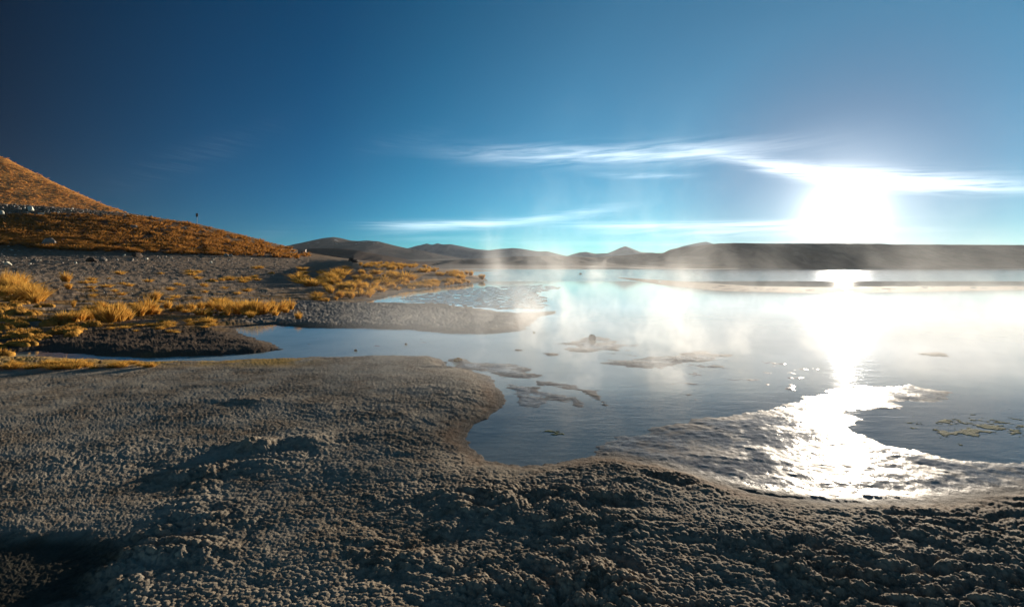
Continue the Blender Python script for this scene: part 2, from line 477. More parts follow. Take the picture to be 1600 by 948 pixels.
def new_mesh(name, verts, faces, smooth=True):
    """verts Nx3, faces Mx3 or Mx4 numpy"""
    me = bpy.data.meshes.new(name)
    verts = np.asarray(verts, np.float32); faces = np.asarray(faces, np.int32)
    k = faces.shape[1]
    me.vertices.add(len(verts)); me.vertices.foreach_set('co', verts.ravel())
    me.loops.add(faces.size); me.loops.foreach_set('vertex_index', faces.ravel())
    me.polygons.add(len(faces))
    me.polygons.foreach_set('loop_start', np.arange(0, faces.size, k, dtype=np.int32))
    me.polygons.foreach_set('loop_total', np.full(len(faces), k, np.int32))
    if smooth: me.polygons.foreach_set('use_smooth', np.ones(len(faces), bool))
    me.update(calc_edges=True)
    return me


def link(name, me, mat=None, kind=None, parent=None, loc=None):
    o = bpy.data.objects.new(name, me)
    if mat is not None and not me.materials: me.materials.append(mat)
    COL.objects.link(o)
    if kind: o['kind'] = kind
    if parent: o.parent = parent
    if loc is not None: o.location = loc
    return o


def tag(o, label, cat, group=None):
    o['label'] = label; o['category'] = cat
    if group: o['group'] = group
    return o


def addattr(me, name, arr):
    a = me.attributes.new(name, 'FLOAT', 'POINT'); a.data.foreach_set('value', np.asarray(arr, np.float32).ravel())


# ------------------------------------------------------------------ ground sheet
umax = 1.17
cols = np.concatenate([np.arctan(np.linspace(-umax, umax, 1250)), np.linspace(math.atan(umax), 2 * math.pi - math.atan(umax), 62)[1:-1]])
py_rows = np.linspace(1010, 437, 560)
r1 = H * F / (py_rows - HY)
rows = np.concatenate([[0.25, 0.8, 1.4, 1.9, 2.3], r1, np.exp(np.linspace(math.log(r1[-1]), math.log(300), 120))[1:],
                       [330, 370, 410, 440, 452, 460, 470, 480, 500, 540, 600, 700, 850, 1000, 1200, 1450, 1700, 2000, 2600, 3500, 6000, 12000, 26000]])
A, R = np.meshgrid(cols, rows)
GX, GY = R * np.sin(A), R * np.cos(A)
gz, att = terrain(GX.ravel(), GY.ravel())
nr, nc = A.shape
idx = np.arange(nr * nc).reshape(nr, nc)
nxt = np.roll(idx, -1, axis=1)
faces = np.stack([idx[:-1], nxt[:-1], nxt[1:], idx[1:]], -1).reshape(-1, 4)[:, ::-1]
verts = np.stack([GX.ravel(), GY.ravel(), gz], -1)
me = new_mesh('ground', verts, faces)
for k_, v_ in att.items(): addattr(me, k_, v_)

mat, g, out = material('ground_crust')
pos = g.geo()
crust, wet, flat, lump, hollow, spit, sdA, farA = (g.attr(n) for n in ('crust', 'wet', 'flat', 'lump', 'hollow', 'spit', 'sd', 'far'))
n1 = g.noise(pos, 1.3, 6, 0.6); n2 = g.noise(pos, 14.0, 6, 0.65); n3 = g.noise(pos, 90.0, 4, 0.7); n0 = g.noise(pos, 0.12, 5, 0.6)
n4 = g.noise(pos, 0.9, 6, 0.7)
cr = g.mix(g.ss(n2, 0.35, 0.65), (0.115, 0.084, 0.056), (0.335, 0.262, 0.18))
cr = g.mix(g.mul(g.ss(n1, 0.36, 0.62, 0.0, 0.7), g.ss(g.sep(pos)[0], 0.8, -2.6, 0.25, 1.0)), cr, (0.41, 0.355, 0.275))
cr = g.mix(g.ss(g.noise(g.v('ADD', pos, (9.0, 3.0, 0.0)), 2.6, 5, 0.6), 0.55, 0.72, 0.0, 0.7), cr, (0.20, 0.125, 0.07))
cr = g.mix(g.ss(n3, 0.52, 0.72, 0.0, 0.5), cr, (0.50, 0.45, 0.37))
gx, gy, gz_ = g.sep(pos)
gravel = g.mix(g.ss(n4, 0.35, 0.65), (0.20, 0.137, 0.088), (0.36, 0.262, 0.175))
gravel = g.mix(g.ss(g.noise(pos, 5.0, 6, 0.75), 0.52, 0.68, 0.0, 0.7), gravel, (0.065, 0.05, 0.038))
gravel = g.mix(g.ss(g.noise(pos, 9.0, 3, 0.6), 0.62, 0.7, 0.0, 0.7), gravel, (0.36, 0.32, 0.26))
slope_mask = g.ss(gz_, 4.0, 6.5)
slope = g.mix(g.ss(g.noise(pos, 0.5, 6, 0.7), 0.42, 0.6), (0.13, 0.09, 0.06), (0.22, 0.13, 0.06))
gravel = g.mix(slope_mask, gravel, slope)
turf = g.mix(g.ss(n2, 0.35, 0.65), (0.13, 0.075, 0.03), (0.36, 0.20, 0.055))
turf_m = g.mul(g.mul(g.ss(g.noise(g.v('MULTIPLY', pos, (1.0, 1.4, 1.0)), 0.55, 5, 0.6), 0.44, 0.56), g.ss(gx, -6.0, -8.0)), g.mul(g.ss(gy, 13.0, 15.0), g.ss(gy, 48.0, 26.0)))
gravel = g.mix(turf_m, gravel, turf)
spitc = g.mix(g.ss(n2, 0.35, 0.65), (0.13, 0.115, 0.095), (0.30, 0.27, 0.23))
gravel = g.mix(spit, gravel, spitc)
col = g.mix(crust, gravel, cr)
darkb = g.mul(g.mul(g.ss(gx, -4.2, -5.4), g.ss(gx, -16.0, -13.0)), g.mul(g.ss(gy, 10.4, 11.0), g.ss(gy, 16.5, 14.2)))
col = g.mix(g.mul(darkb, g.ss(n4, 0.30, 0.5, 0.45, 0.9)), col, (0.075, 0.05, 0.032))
fringe = g.mul(g.mul(1.0, g.ss(gx, -3.5, -4.6)), g.mul(g.ss(gy, 9.0, 9.7), g.ss(gy, 11.2, 10.6)))
col = g.mix(g.mul(fringe, g.ss(n4, 0.35, 0.55)), col, (0.46, 0.28, 0.075))
rust = g.mul(g.ss(sdA, 0.45, 0.1), g.mul(crust, g.ss(n4, 0.42, 0.55)))
col = g.mix(g.mul(rust, 0.75), col, (0.14, 0.065, 0.025))
col = g.mix(g.mul(wet, 0.72), col, (0.075, 0.062, 0.05))
col = g.mix(g.mul(flat, 0.8), col, g.mix(g.ss(n2, 0.4, 0.6), (0.22, 0.175, 0.145), (0.40, 0.335, 0.285)))
col = g.mix(g.mul(hollow, 0.85), col, (0.022, 0.022, 0.015))  # dark moss, with the hollow's shade put into the same colour
farcol = g.mix(g.ss(g.noise(g.v('MULTIPLY', pos, (0.002, 0.012, 0.0)), 1.0, 5, 0.6), 0.4, 0.62), (0.075, 0.052, 0.04), (0.13, 0.095, 0.07))
farcol = g.mix(g.mul(g.ss(gy, 1600.0, 1690.0), g.ss(gx, 400.0, 100.0)), farcol, (0.34, 0.31, 0.27))
farcol = g.mix(g.ss(gy, 495.0, 470.0), farcol, (0.55, 0.53, 0.5))
col = g.mix(farA, col, farcol)
lowwet = g.mul(g.ss(gz_, 0.05, 0.01), wet)
rough = g.lin(g.m('MAXIMUM', g.mul(lowwet, 0.15), g.mul(flat, g.ss(g.noise(pos, 2.2, 5, 0.65), 0.36, 0.56, 0.45, 1.0))), 0.0, 1.0, 0.88, 0.17)
spec = g.lin(g.m('MAXIMUM', g.mul(lowwet, 0.3), flat), 0.0, 1.0, 0.15, 0.14)
calm = g.lin(flat, 0.0, 1.0, 1.0, 0.16)
nb = g.bump(n2, 0.02, g.mul(calm, 0.8))
nb = g.bump(n3, 0.006, g.mul(calm, g.lin(farA, 0.0, 1.0, 0.9, 0.0)), nb)
nb = g.bump(g.noise(pos, 0.9, 6, 0.75), 0.35, g.mul(g.ss(gz_, 0.4, 1.5), g.sub(1.0, farA)), nb)
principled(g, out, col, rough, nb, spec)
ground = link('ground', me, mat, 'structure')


# water: one sheet over lake, stream and pools
mat, g, out = material('lake_water')
pos = g.geo(); gx, gy, gz_ = g.sep(pos)
dist = g.v('LENGTH', g.v('SUBTRACT', pos, (0.0, 0.0, 0.0)))
w1 = g.noise(g.v('MULTIPLY', pos, (1.0, 2.4, 1.0)), 1.1, 4, 0.6, 0.5)
w2 = g.noise(g.v('MULTIPLY', pos, (3.0, 9.0, 1.0)), 1.3, 3, 0.6)
w3 = g.noise(g.v('MULTIPLY', pos, (0.25, 1.2, 1.0)), 1.0, 4, 0.6)
windy = g.m('MAXIMUM', g.ss(gy, 66.0, 74.0), 0.0)
nearrip = g.mul(g.ss(gy, 14.0, 8.0), 1.0)
nb = g.bump(w2, 0.010, g.lin(nearrip, 0.0, 1.0, 0.03, 0.30))
nb = g.bump(w1, 0.03, g.lin(nearrip, 0.0, 1.0, 0.02, 0.22), nb)
nb = g.bump(w3, 0.30, g.mul(windy, 0.16), nb)
wc = g.mix(g.ss(g.noise(pos, 0.35, 4, 0.6), 0.35, 0.65), (0.32, 0.385, 0.35), (0.45, 0.51, 0.46))
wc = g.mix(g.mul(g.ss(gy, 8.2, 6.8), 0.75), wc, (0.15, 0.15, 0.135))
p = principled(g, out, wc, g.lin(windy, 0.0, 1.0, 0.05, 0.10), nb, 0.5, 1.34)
wy = np.concatenate([np.linspace(2.0, 60, 30), np.linspace(70, 475, 20)])
wx = np.linspace(-90, 900, 60)
WX, WY = np.meshgrid(wx, wy)
iw = np.arange(WX.size).reshape(WX.shape)
wf = np.stack([iw[:-1, :-1], iw[:-1, 1:], iw[1:, 1:], iw[1:, :-1]], -1).reshape(-1, 4)
water = link('water', new_mesh('water', np.stack([WX.ravel(), WY.ravel(), WX.ravel() * 0], -1), wf), mat, 'structure')


# ------------------------------------------------------------------ hills, mesa, mountains
def mountain_mat(name, c1, c2, scale, snow=False, bumpd=4.0):
    m, g, out = material(name)
    pos = g.geo()
    a = g.noise(pos, scale, 8, 0.65)
    c = g.mix(g.ss(a, 0.38, 0.62), c1, c2)
    gu = g.noise(g.v('MULTIPLY', pos, (1.0, 0.4, 0.35)), scale * 3, 6, 0.7)
    c = g.mix(g.ss(gu, 0.5, 0.68, 0.0, 0.5), c, tuple(x * 0.55 for x in c1))
    if snow:
        gx, gy, gz = g.sep(pos)
        s = g.mul(g.ss(g.noise(pos, 0.035, 5, 0.7), 0.62, 0.67), g.ss(gz, 78.0, 92.0))
        c = g.mix(s, c, (0.7, 0.7, 0.72))
    principled(g, out, c, 0.92, g.bump(gu, bumpd, 0.7), 0.1)
    return m


def ridge_mesh(name, sil, D, W, mat, rough=0.12, nx=260, ny=50, seed=3, front=1.0, plateau=0.0, gully=0.02, base=0.0):
    """a real relief whose crest stands at distance D along the given skyline"""
    px = np.array([s[0] for s in sil], float); py = np.array([s[1] for s in sil], float)
    u = np.linspace((px[0] - CX) / F, (px[-1] - CX) / F, nx)
    crest = H + (HY - np.interp(u * F + CX, px, py)) / F * D
    kk = np.exp(-np.linspace(-2, 2, 5) ** 2); kk /= kk.sum()
    crest = np.convolve(np.pad(crest, 2, mode='edge'), kk, mode='valid')
    v = np.linspace(-1, 1, ny)
    U, V = np.meshgrid(u, v)
    X = U * (D + 0 * V); Y = D + V * W * np.where(V < 0, front, 1.0)
    if plateau:
        f = np.where(V < 0, sstep(V, -1, -0.0) ** 0.8, 1.0) if plateau > 0.5 else 1
    else:
        f = (1 - np.abs(V)) ** 1.15
    C = np.broadcast_to(crest, V.shape)
    n = fbm(X * gully, Y * gully * 0.5, 5, seed)
    n2 = 1 - np.abs(perlin(X * gully * 1.6, Y * gully * 0.4, seed + 9)) * 2
    z = base + (C - base) * f
    amt = (C - base) * rough * (1 - f) * f * 4
    z = z + amt * (0.6 * n + 0.4 * n2) * (V < 0.0)
    z = z + (C - base) * 0.012 * fbm(X * gully * 6, Y * gully * 6, 3, seed + 4)
    z[0, :] = base - 1.0
    i = np.arange(U.size).reshape(U.shape)
    f4 = np.stack([i[:-1, :-1], i[:-1, 1:], i[1:, 1:], i[1:, :-1]], -1).reshape(-1, 4)
    return new_mesh(name, np.stack([X.ravel(), Y.ravel(), z.ravel()], -1), f4), (X, Y, z)


m_far = mountain_mat('far_mountain_hazed_rock', (0.075, 0.088, 0.112), (0.11, 0.125, 0.15), 0.008, bumpd=7)  # the blue of distance haze is put into these rock colours
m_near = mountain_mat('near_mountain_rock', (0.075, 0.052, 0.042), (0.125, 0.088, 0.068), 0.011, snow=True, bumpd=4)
m_mesa = mountain_mat('mesa_rock', (0.10, 0.065, 0.05), (0.17, 0.115, 0.088), 0.03, bumpd=1.5)
m_brown = mountain_mat('brown_hill_soil', (0.085, 0.05, 0.035), (0.14, 0.085, 0.055), 0.02, bumpd=1.5)
MTN = [
    ('mountain', [(400, 404), (430, 392), (455, 384), (480, 378), (500, 373), (522, 370), (535, 372), (550, 375.5), (562, 376), (575, 375), (592, 376.5), (612, 382),
                  (640, 388), (660, 391), (690, 398), (720, 403), (760, 407)], 1900, 480, m_near, 11),
    ('mountain', [(600, 398), (625, 391), (650, 384), (660, 382), (668, 380), (676, 382), (684, 379.5), (692, 381.5), (705, 381), (720, 384), (745, 389), (765, 390.5), (780, 388.5), (800, 387), (815, 388),
                  (832, 391), (842, 392.5), (855, 392), (870, 396), (890, 401), (920, 406)], 2700, 700, m_far, 12),
    ('mountain', [(850, 406), (880, 402), (895, 396.5), (905, 394), (916, 393), (930, 396), (950, 395), (960, 391), (968, 387), (976, 384), (985, 387), (998, 393), (1010, 394),
                  (1020, 394), (1032, 398), (1060, 404)], 3400, 800, m_far, 13),
    ('mountain', [(980, 406), (1010, 401), (1035, 395), (1055, 388), (1070, 383), (1085, 380), (1102, 377), (1115, 381), (1150, 384), (1220, 392), (1300, 402)], 3550, 850, m_far, 14),
]
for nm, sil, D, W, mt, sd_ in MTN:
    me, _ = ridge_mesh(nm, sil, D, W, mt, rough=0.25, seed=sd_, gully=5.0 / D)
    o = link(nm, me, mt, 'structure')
# brown hill under the first mountain, long low shelf before the mesa, the mesa itself
me, _ = ridge_mesh('hill', [(380, 408), (440, 393), (480, 388), (510, 387), (540, 388), (560, 391), (580, 395), (610, 400), (640, 406), (680, 412)], 700, 160, m_brown, 0.2, seed=21, gully=0.02)
link('hill', me, m_brown, 'structure')
me, _ = ridge_mesh('hill', [(640, 409), (700, 406), (800, 401), (850, 399.5), (930, 402), (970, 399), (1000, 396), (1050, 394), (1150, 394), (1300, 396)], 1000, 350, m_brown, 0.25, seed=22, gully=0.012)
link('hill', me, m_brown, 'structure')
me, _ = ridge_mesh('mesa', [(1078, 400), (1086, 394), (1095, 388), (1106, 383), (1120, 380.5), (1140, 380), (1200, 380.5), (1300, 380.5), (1368, 381), (1372, 382), (1500, 382.5), (1600, 383), (1800, 384), (2400, 386)],
                    640, 150, m_mesa, 0.22, nx=420, ny=60, seed=23, plateau=1.0, gully=0.05, base=-0.3)
link('mesa', me, m_mesa, 'structure')

# orange hillside far left
mat, g, out = material('orange_hillside')
pos = g.geo()
c = g.mix(g.ss(g.noise(pos, 0.05, 5, 0.6), 0.35, 0.65), (0.58, 0.25, 0.045), (0.46, 0.20, 0.045))
c = g.mix(g.ss(g.noise(pos, 0.8, 4, 0.7), 0.48, 0.62, 0.0, 0.8), c, (0.24, 0.12, 0.045))
c = g.mix(g.ss(g.noise(pos, 0.5, 5, 0.7), 0.60, 0.72, 0.0, 0.6), c, (0.25, 0.20, 0.16))
principled(g, out, c, 0.9, g.bump(g.noise(pos, 0.9, 4, 0.7), 0.8, 1.0), 0.1)
me, hillgrid = ridge_mesh('hillside', [(-1200, -160), (-500, 30), (-150, 175), (0, 243), (50, 268), (100, 292), (150, 315), (195, 331), (240, 350), (300, 372), (400, 400), (470, 415)], 600, 440, mat, 0.06, nx=400, ny=120, seed=25, gully=0.012)
hillside = link('hillside', me, mat, 'structure')


# ------------------------------------------------------------------ placing things on the ground
def locate(pts):
    """where the sight lines of the photo meet the ground (at build time)"""
    pts = np.asarray(pts, float)
    ds = np.exp(np.linspace(math.log(3.2), math.log(420), 700))
    u = (pts[:, 0] - CX) / F
    Xs = u[:, None] * ds[None]; Ys = np.broadcast_to(ds, Xs.shape)
    zr = H - (pts[:, 1, None] - HY) / F * ds[None]
    zt = np.empty_like(Xs)
    flatX = Xs.ravel(); flatY = Ys.ravel()
    zt, _ = terrain(flatX, flatY, detail=False)
    zt = zt.reshape(Xs.shape)
    hit = zt >= zr
    j = np.where(hit.any(1), hit.argmax(1), -1)
    res = []
    for i in range(len(pts)):
        if j[i] < 0:                       # a hair above the skyline: stand it on the crest just below
            q = 250 + int(np.argmin(((zr[i] - zt[i]) / ds)[250:600]))
            res.append((float(Xs[i, q]), float(Ys[i, q]), float(zt[i, q])))
        else: res.append((float(Xs[i, j[i]]), float(Ys[i, j[i]]), float(zt[i, j[i]])))
    return res


def inpoly(px, py, poly):
    c = False; n = len(poly)
    for i in range(n):
        x0, y0 = poly[i]; x1, y1 = poly[(i + 1) % n]
        if (y0 > py) != (y1 > py) and px < (x1 - x0) * (py - y0) / (y1 - y0) + x0: c = not c
    return c


def scatter(poly, n, rnd):
    xs = [p[0] for p in poly]; ys = [p[1] for p in poly]
    res = []
    while len(res) < n:
        a, b = rnd.uniform(min(xs), max(xs)), rnd.uniform(min(ys), max(ys))
        if inpoly(a, b, poly): res.append((a, b))
    return res


# --- mesh makers
def tuft_mesh(name, seed, blades=240, h=1.0, spread=0.42, wid=0.014, lean=0.55, base=0.16):
    r = random.Random(seed)
    V, Fc = [], []
    lean_a = r.uniform(0, 6.28); lean_m = r.uniform(0.0, 0.18)
    for _ in range(blades):
        a = r.uniform(0, 2 * math.pi); q = math.sqrt(r.random())
        bx, by = base * q * math.cos(a), base * q * math.sin(a)
        hh = h * (0.55 + 0.45 * r.random()) * (1 - 0.30 * q)
        out_ = lean * q * (0.5 + r.random()) * spread / 0.42
        a2 = a + r.gauss(0, 0.35)
        dxx, dyy = math.cos(a2), math.sin(a2)
        ww = wid * r.uniform(0.6, 1.3)
        tx, ty = -math.sin(r.uniform(0, 6.28)), math.cos(r.uniform(0, 6.28))
        n0 = len(V)
        droop = r.uniform(0.0, 0.25) * q
        for s, wf in ((0, 1.0), (0.5, 0.8), (1.0, 0.12)):
            o = out_ * hh * s ** 1.5
            x = bx + dxx * o + lean_m * s * s * hh * math.cos(lean_a)
            y = by + dyy * o + lean_m * s * s * hh * math.sin(lean_a)
            z = hh * s * (1 - droop * s) - 0.02
            V.append((x - tx * ww * wf, y - ty * ww * wf, z)); V.append((x + tx * ww * wf, y + ty * ww * wf, z))
        Fc += [(n0, n0 + 1, n0 + 3, n0 + 2), (n0 + 2, n0 + 3, n0 + 5, n0 + 4)]
    return new_mesh(name, V, Fc)


def ico(sub):
    import bmesh
    bm = bmesh.new(); bmesh.ops.create_icosphere(bm, subdivisions=sub, radius=1.0)
    v = np.array([x.co[:] for x in bm.verts]); bm.verts.index_update()
    f = np.array([[q.index for q in fc.verts] for fc in bm.faces]); bm.free()
    return v, f
ICO2, ICO3, ICO1 = ico(3), ico(4), ico(2)


def rock_verts(seed, basis, cuts=9, rough=0.10):
    r = random.Random(seed); v = basis[0].copy()
    v *= np.array([r.uniform(0.85, 1.3), r.uniform(0.7, 1.1), r.uniform(0.6, 0.95)])
    for _ in range(cuts):
        n = np.array([r.gauss(0, 1), r.gauss(0, 1), r.gauss(0, 0.8)]); n /= np.linalg.norm(n)
        dlim = r.uniform(0.45, 0.75)
        dd = v @ n - dlim
        v -= np.outer(np.maximum(dd, 0), n)
    off = r.uniform(0, 100)
    for i in range(len(v)):
        p_ = Vector(v[i]) * 2.3 + Vector((off, 0, 0))
        v[i] *= 1 + rough * (mnoise.noise(p_) + 0.5 * mnoise.noise(p_ * 2.7))
    return v


def cushion_mesh(name, seed):
    """low lumpy plant cushion made of merged rounded heads"""
    r = random.Random(seed); V, Fc = [], []
    for k in range(7):
        a = r.uniform(0, 6.28); q = r.uniform(0, 0.75) if k else 0
        s = r.uniform(0.30, 0.55)
        v = ICO1[0].copy(); off = r.uniform(0, 50)
        for i in range(len(v)):
            v[i] *= 1 + 0.22 * mnoise.noise(Vector(v[i]) * 2.6 + Vector((off, 0, 0))) + 0.12 * mnoise.noise(Vector(v[i]) * 6 + Vector((off, 3, 0)))
        v = v * np.array([s, s, s * 0.8]) + np.array([math.cos(a) * q, math.sin(a) * q, s * 0.35])
        n0 = len(V); V += [tuple(x) for x in v]; Fc += [tuple(x + n0) for x in ICO1[1]]
    for _ in range(160):   # short stubble that frays the outline
        a = r.uniform(0, 6.28); e = r.uniform(0.05, 1.5); q = r.uniform(0.75, 1.0)
        p0 = np.array([math.cos(a) * math.cos(e) * q * 0.85, math.sin(a) * math.cos(e) * q * 0.85, 0.62 * math.sin(e) * q])
        d = np.array([math.cos(a) * math.cos(e), math.sin(a) * math.cos(e), math.sin(e) + 0.4]) * r.uniform(0.12, 0.25)
        t = np.array([-math.sin(a), math.cos(a), 0]) * 0.03
        n0 = len(V); V += [tuple(p0 - t), tuple(p0 + t), tuple(p0 + d)]; Fc += [(n0, n0 + 1, n0 + 2)]
    return new_mesh(name, V, Fc)


def foliage_mat(name, c1, c2, c3, transl=0.45):
    m, g, out = material(name)
    info = g.n.new('ShaderNodeObjectInfo')
    pos = g.geo()
    tcn = g.n.new('ShaderNodeTexCoord')
    ox, oy, oz = g.sep(tcn.outputs['Object'])
    c = g.mix(info.outputs['Random'], c1, c2)
    c = g.mix(g.ss(g.noise(pos, 6.0, 3, 0.6), 0.45, 0.7, 0.0, 0.7), c, c3)
    d = g.n.new('ShaderNodeBsdfDiffuse'); g.l.new(c, d.inputs[0])
    t = g.n.new('ShaderNodeBsdfTranslucent'); g.l.new(c, t.inputs[0])
    mx = g.n.new('ShaderNodeMixShader'); mx.inputs[0].default_value = transl
    g.l.new(d.outputs[0], mx.inputs[1]); g.l.new(t.outputs[0], mx.inputs[2])
    g.l.new(mx.outputs[0], out.inputs['Surface'])
    return m


gold = foliage_mat('golden_grass', (0.56, 0.31, 0.065), (0.70, 0.40, 0.09), (0.30, 0.16, 0.045))
rustf = foliage_mat('rust_scrub', (0.50, 0.235, 0.05), (0.36, 0.15, 0.035), (0.20, 0.11, 0.04))
moss = foliage_mat('cushion_plant', (0.54, 0.29, 0.065), (0.38, 0.20, 0.05), (0.17, 0.10, 0.035), 0.25)


def rock_mat(name, c1, c2):
    m, g, out = material(name)
    tcn = g.n.new('ShaderNodeTexCoord'); info = g.n.new('ShaderNodeObjectInfo')
    o = tcn.outputs['Object']
    c = g.mix(g.ss(g.noise(o, 2.0, 6, 0.65), 0.35, 0.65), c1, c2)
    c = g.mix(g.mul(info.outputs['Random'], 0.5), c, tuple(x * 0.6 for x in c1))
    c = g.mix(g.ss(g.noise(o, 6.0, 4, 0.6), 0.58, 0.7, 0.0, 0.6), c, tuple(x * 0.4 for x in c1))
    principled(g, out, c, 0.85, g.bump(g.noise(o, 5.0, 6, 0.7), 0.15, 0.8), 0.2)
    return m


r_grey = rock_mat('grey_stone', (0.24, 0.20, 0.17), (0.36, 0.32, 0.27))
r_pale = rock_mat('pale_stone', (0.60, 0.56, 0.44), (0.78, 0.74, 0.62))
r_dark = rock_mat('dark_stone', (0.055, 0.04, 0.032), (0.09, 0.066, 0.05))

rnd = random.Random(12)
TUFTS = [tuft_mesh('bunchgrass', 100 + i, blades=260) for i in range(7)]
WISP = [tuft_mesh('thin_grass', 150 + i, blades=36, lean=0.35, wid=0.012, base=0.10) for i in range(2)]
LOW = [tuft_mesh('low_grass', 170 + i, blades=150, lean=1.1, wid=0.035, base=0.35, spread=0.6) for i in range(4)]
SCRUB = [tuft_mesh('scrub_bush', 200 + i, blades=110, lean=0.9, wid=0.05, base=0.30, spread=0.6) for i in range(6)]
CUSH = [cushion_mesh('cushion_plant', 300 + i) for i in range(5)]
for m_ in TUFTS + WISP + LOW: m_.materials.append(gold)
for m_ in SCRUB: m_.materials.append(rustf)
for m_ in CUSH: m_.materials.append(moss)


def put(name, me, p, scale, rz=None, label=None, cat=None, group=None, sink=0.0):
    o = bpy.data.objects.new(name, me); COL.objects.link(o)
    o.location = (p[0], p[1], p[2] - sink)
    o.scale = scale if isinstance(scale, (tuple, list)) else (scale,) * 3
    o.rotation_euler = (0, 0, rnd.uniform(0, 6.28) if rz is None else rz)
    return tag(o, label, cat, group)


def px_size(p, px): return px / F * p[1]


def zoned(lab, a, b, xs, ys):
    u_, v_ = (a - min(xs)) / (max(xs) - min(xs)), (b - min(ys)) / (max(ys) - min(ys))
    return lab + ', ' + ('far' if v_ < 0.4 else 'near' if v_ > 0.66 else 'middle') + ' side, ' + ('left end' if u_ < 0.25 else 'left centre' if u_ < 0.5 else 'right centre' if u_ < 0.75 else 'right end')


# --- golden bunchgrass: the ones that stand out
TL = [
    (6, 450, 30, 1.1, 'tallest golden bunchgrass clump at the left edge of the picture'),
    (22, 455, 26, 1.0, 'golden bunchgrass clump just right of the leftmost clump'),
    (36, 458, 20, 0.9, 'lower golden bunchgrass clump leaning on the leftmost clumps'),
    (55, 471, 31, 1.5, 'big round golden bunchgrass clump fanning out above the cushion plants'),
    (103, 441, 19, 1.0, 'lone golden bunchgrass clump on the gravel casting a long shadow left'),
    (107, 452, 12, 1.0, 'smaller clump right in front of the lone gravel bunchgrass clump'),
    (115, 480, 14, 0.55, 'slender small golden grass clump alone on the gravel above the bank row'),
    (98, 502, 18, 1.2, None), (112, 504, 22, 1.1, None), (126, 502, 20, 1.0, None), (141, 500, 18, 1.1, None),
    (160, 502, 26, 1.2, None), (173, 504, 30, 1.2, 'tallest of the golden bunchgrass row on the left stream bank'),
    (186, 503, 30, 1.1, None), (199, 501, 22, 1.1, None),
    (219, 494, 24, 0.9, None), (231, 492, 32, 1.0, 'upright golden bunchgrass clump at the right end of the left bank row'),
    (243, 470, 18, 1.1, 'golden bunchgrass clump set back behind the upright bank clump'),
    (242, 484, 12, 1.2, None), (262, 482, 14, 1.2, None), (280, 486, 14, 1.0, None), (300, 487, 16, 1.1, None), (314, 483, 14, 1.1, None),
    (330, 484, 16, 1.1, None), (346, 487, 21, 1.1, None), (360, 489, 21, 1.1, None), (373, 491, 25, 1.1, None), (385, 493, 25, 1.0, None),
    (397, 493, 27, 1.1, 'tallest golden bunchgrass in the thicket right of the left bank row'),
    (411, 492, 25, 1.1, None), (425, 490, 23, 1.0, None), (440, 488, 22, 1.0, None), (453, 484, 20, 1.0, None),
    (466, 499, 14, 1.0, 'small golden grass clump alone at the foot of the middle gravel spit'),
    (354, 493, 12, 1.2, None), (392, 497, 14, 1.1, None), (430, 494, 12, 1.2, None),
]
locs = locate([(t[0], t[1]) for t in TL])
for t, p in zip(TL, locs):
    if p is None: continue
    s = px_size(p, t[2]) / 0.84
    left = t[0] < 240
    put('bunchgrass', rnd.choice(TUFTS), p, (s * t[3], s * t[3], s), label=t[4] or ('golden bunchgrass clump in the row along the left stream bank' if left else 'golden bunchgrass clump in the thicket right of the left bank row'),
        cat='grass clump', group='golden bunchgrass on the left bank' if left else 'golden bunchgrass thicket by the stream')
REG = [
    ([(90, 492), (130, 485), (215, 480), (245, 478), (245, 498), (160, 506), (95, 505)], 18, (9, 20), 'golden bunchgrass clump packed into the left bank row', 'golden bunchgrass filling the left bank row'),
    ([(245, 478), (320, 474), (460, 476), (470, 490), (350, 498), (250, 492)], 24, (7, 16), 'golden bunchgrass clump in the thicket beside the stream bend', 'golden bunchgrass filling the stream thicket'),
    ([(-10, 442), (40, 448), (75, 468), (60, 476), (-10, 470)], 16, (16, 28), 'golden bunchgrass clump in the leftmost mass above the cushion plants', 'golden bunchgrass at the left edge'),
    ([(455, 437), (470, 430), (520, 428), (560, 427), (620, 430), (650, 440), (625, 452), (600, 460), (560, 470), (520, 473), (490, 470), (505, 452), (470, 446)], 105, (8, 17),
     'golden bunchgrass clump on the shore slope below the peninsula crest', 'golden bunchgrass on the peninsula shore'),
    ([(562, 414), (600, 412), (660, 417), (720, 426), (750, 433), (755, 437), (700, 434), (640, 424), (565, 419)], 70, (6, 10),
     'small golden bunchgrass clump along the crest of the far peninsula', 'golden bunchgrass on the peninsula crest'),
    ([(640, 447), (700, 439), (750, 438), (745, 442), (690, 448), (640, 454)], 40, (6, 11),
     'golden bunchgrass clump at the waterline near the peninsula tip', 'golden bunchgrass at the peninsula waterline'),
]
for poly, n, (h0, h1), lab, grp in REG:
    pts = scatter(poly, n, rnd)
    for (a, b), p in zip(pts, locate(pts)):
        if p is None: continue
        s = px_size(p, rnd.uniform(h0, h1) * (0.6 + 0.4 * rnd.random())) / 0.85
        put('bunchgrass', rnd.choice(TUFTS + LOW), p, (s * 1.15, s * 1.15, s), label=zoned(lab, a, b, [q[0] for q in poly], [q[1] for q in poly]), cat='grass clump', group=grp)
